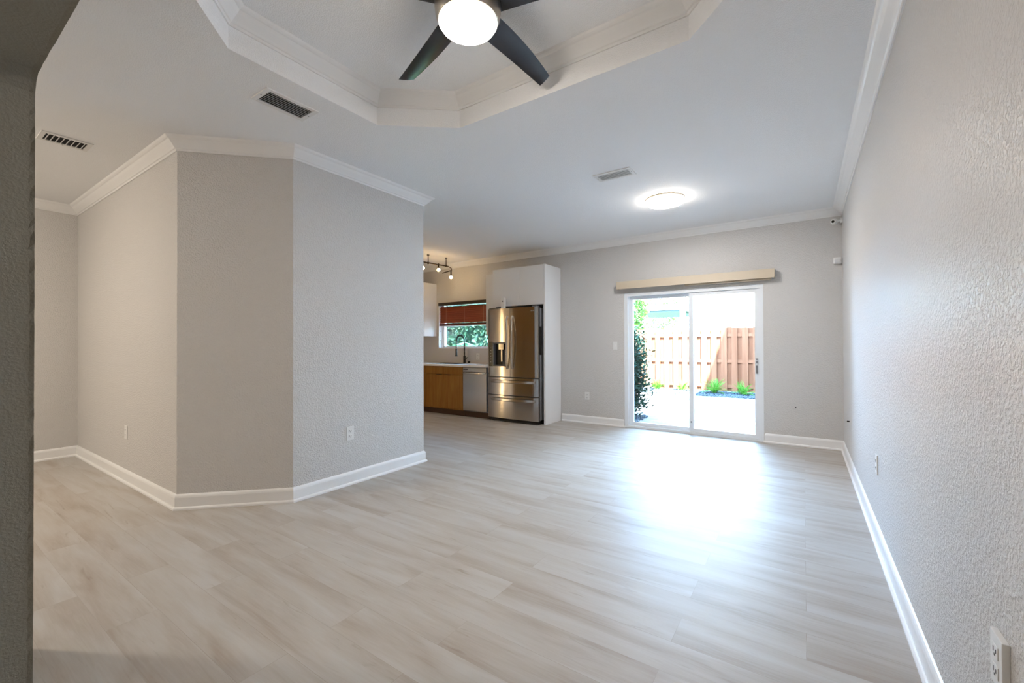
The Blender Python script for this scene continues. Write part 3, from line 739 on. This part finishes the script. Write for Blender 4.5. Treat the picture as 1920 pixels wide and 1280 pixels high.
shrub('tall_shrub', -2.60, 7.45, 1.64, .60, 7600, LEAFD, 'tall dark green leafy shrub just outside the left door pane', 21, .085, stems=12)

def tree(x, y, h, cw, n, label, seed, m=LEAFT, ll=.16, trunk=.12, name='garden_tree'):
    r = random.Random(seed); t = thing(name, label, 'tree', (x, y, GZ)); b = MB()
    for _ in range(n):
        a = r.uniform(0, 2 * PI); ph = math.acos(r.uniform(-1, 1)); rad = r.uniform(.35, 1) ** .5
        lump = 1 + .25 * math.sin(3 * a + ph * 2) + .15 * math.sin(7 * a)
        q = Vector((x + cw * .5 * rad * lump * math.sin(ph) * math.cos(a), y + cw * .5 * rad * lump * math.sin(ph) * math.sin(a), GZ + h * .62 + h * .38 * rad * math.cos(ph)))
        b.leafq(q, Vector((r.uniform(-1, 1), r.uniform(-1, 1), r.uniform(-1, 1))), Vector((r.uniform(-1, 1), r.uniform(-1, 1), 1)), ll * r.uniform(.6, 1.3), ll * .5)
    b.build('crown', m, t, recalc=False)
    MB().tube([(x, y, GZ), (x + .1, y, GZ + h * .3), (x, y + .05, GZ + h * .7)], [trunk, trunk * .8, trunk * .4], 10).build('trunk', BARK, t, smooth=True)
    return t
tree(-5.1, 14.6, 4.2, 1.5, 3000, 'light green tree beyond the fence at the left edge of the patio door', 31)
tree(-6.6, 24.5, 6.6, 3.0, 3000, 'pale green tree behind the neighbouring carport', 32)
tree(-4.2, 29.0, 7.6, 2.6, 2600, 'small green treetop peeking over right end of carport roof', 33)

nh = thing('neighbour_carport', 'white flat roofed carport with grey underside beyond the fence', 'carport', (-4.8, 20, GZ))
MB().box(-6.4, -3.93, 18, 22, 2.58, 2.80).build('roof', VOUT, nh)
MB().box(-6.35, -4.1, 18.06, 21.95, 2.50, 2.579).build('soffit', SOFF, nh)
MB().box(-4.10, -3.93, 18, 18.2, GZ, 2.58).build('post', VOUT, nh); MB().box(-4.10, -3.93, 21.8, 22, GZ, 2.58).build('post', VOUT, nh)
hs = thing('neighbour_house', 'bright white stucco house wall beyond the fence filling right door pane', 'house', (-.5, 20, GZ))
MB().box(-3.85, 6, 18.6, 26, GZ, 6.0).build('wall', VOUT, hs); MB().box(-4.0, 6.2, 18.3, 26.2, 6.01, 6.2).build('roof', VOUT, hs)
ah = thing('fence_shade_townhouse', 'unseen stucco townhouse wall right of the patio, added to shade the fence', 'house', (2, 9.5, GZ))  # unseen building block, added to cast the diagonal shade on the fence
MB().box(.46, 5, YB + T + .01, 13.6, GZ, 8.1).build('wall', VOUT, ah); MB().box(.46, 5.2, YB + T + .01, 13.7, 8.11, 8.25).build('roof', VOUT, ah)

# palms outside the kitchen window
def palm(x, y, n, L, label, seed, z0=0.3, m=LEAFP):
    r = random.Random(seed); t = thing('palm_plant', label, 'palm', (x, y, GZ)); b = MB()
    for k in range(n):
        a = 2 * PI * k / n + r.uniform(-.2, .2); el = r.uniform(.3, 1.25)
        p = Vector((x, y, GZ + z0)); d = Vector((math.cos(a) * math.cos(el), math.sin(a) * math.cos(el), math.sin(el))); N = 22; LL = L * r.uniform(.8, 1.1)
        for i in range(N):
            p2 = p + d * LL / N; side = d.cross(Vector((0, 0, 1))).normalized(); up = side.cross(d)
            if i > 2:
                wl = L * .30 * math.sin(PI * (i + 1) / (N + 3)) ** .6
                for sg in (-1, 1): b.leafq(p, side * sg + d * .7 - up * .35, up, wl, .022)
            b.leafq(p, d, up, LL / N * 1.1, .012)
            p = p2; d = (d + Vector((0, 0, -.085))).normalized()
    b.build('fronds', m, t, recalc=False)
    MB().tube([(x, y, GZ), (x, y, GZ + z0 + .05)], [.07, .045], 10).build('trunk', BARK, t, smooth=True)
    return t
palm(-6.15, 7.35, 26, 1.0, 'arching green palm outside the kitchen window, to the right', 41, .55)
palm(-7.75, 8.9, 28, 1.3, 'blue green palm outside the kitchen window, to the left', 42, .75)
hg = MB(); r = random.Random(51)
for _ in range(5200):
    q = Vector((r.uniform(-13, -7.0), r.gauss(12.2, .25), r.uniform(GZ, 4.2)))
    hg.leafq(q, Vector((r.uniform(-1, 1), r.uniform(-1, 1), r.uniform(-1, 1))), Vector((r.uniform(-1, 1), -1, r.uniform(-1, 1))), .22, .12)
hgt = thing('garden_hedge', 'dark green hedge behind the palms outside the kitchen window', 'hedge', (-9, 12.2, GZ))
hg.build('foliage', LEAFD, hgt, recalc=False)
MB().box(-13, -7.0, 12.35, 12.55, GZ, 4.4).build('core', mat('hedge_core', (.02, .04, .02), .9), hgt)
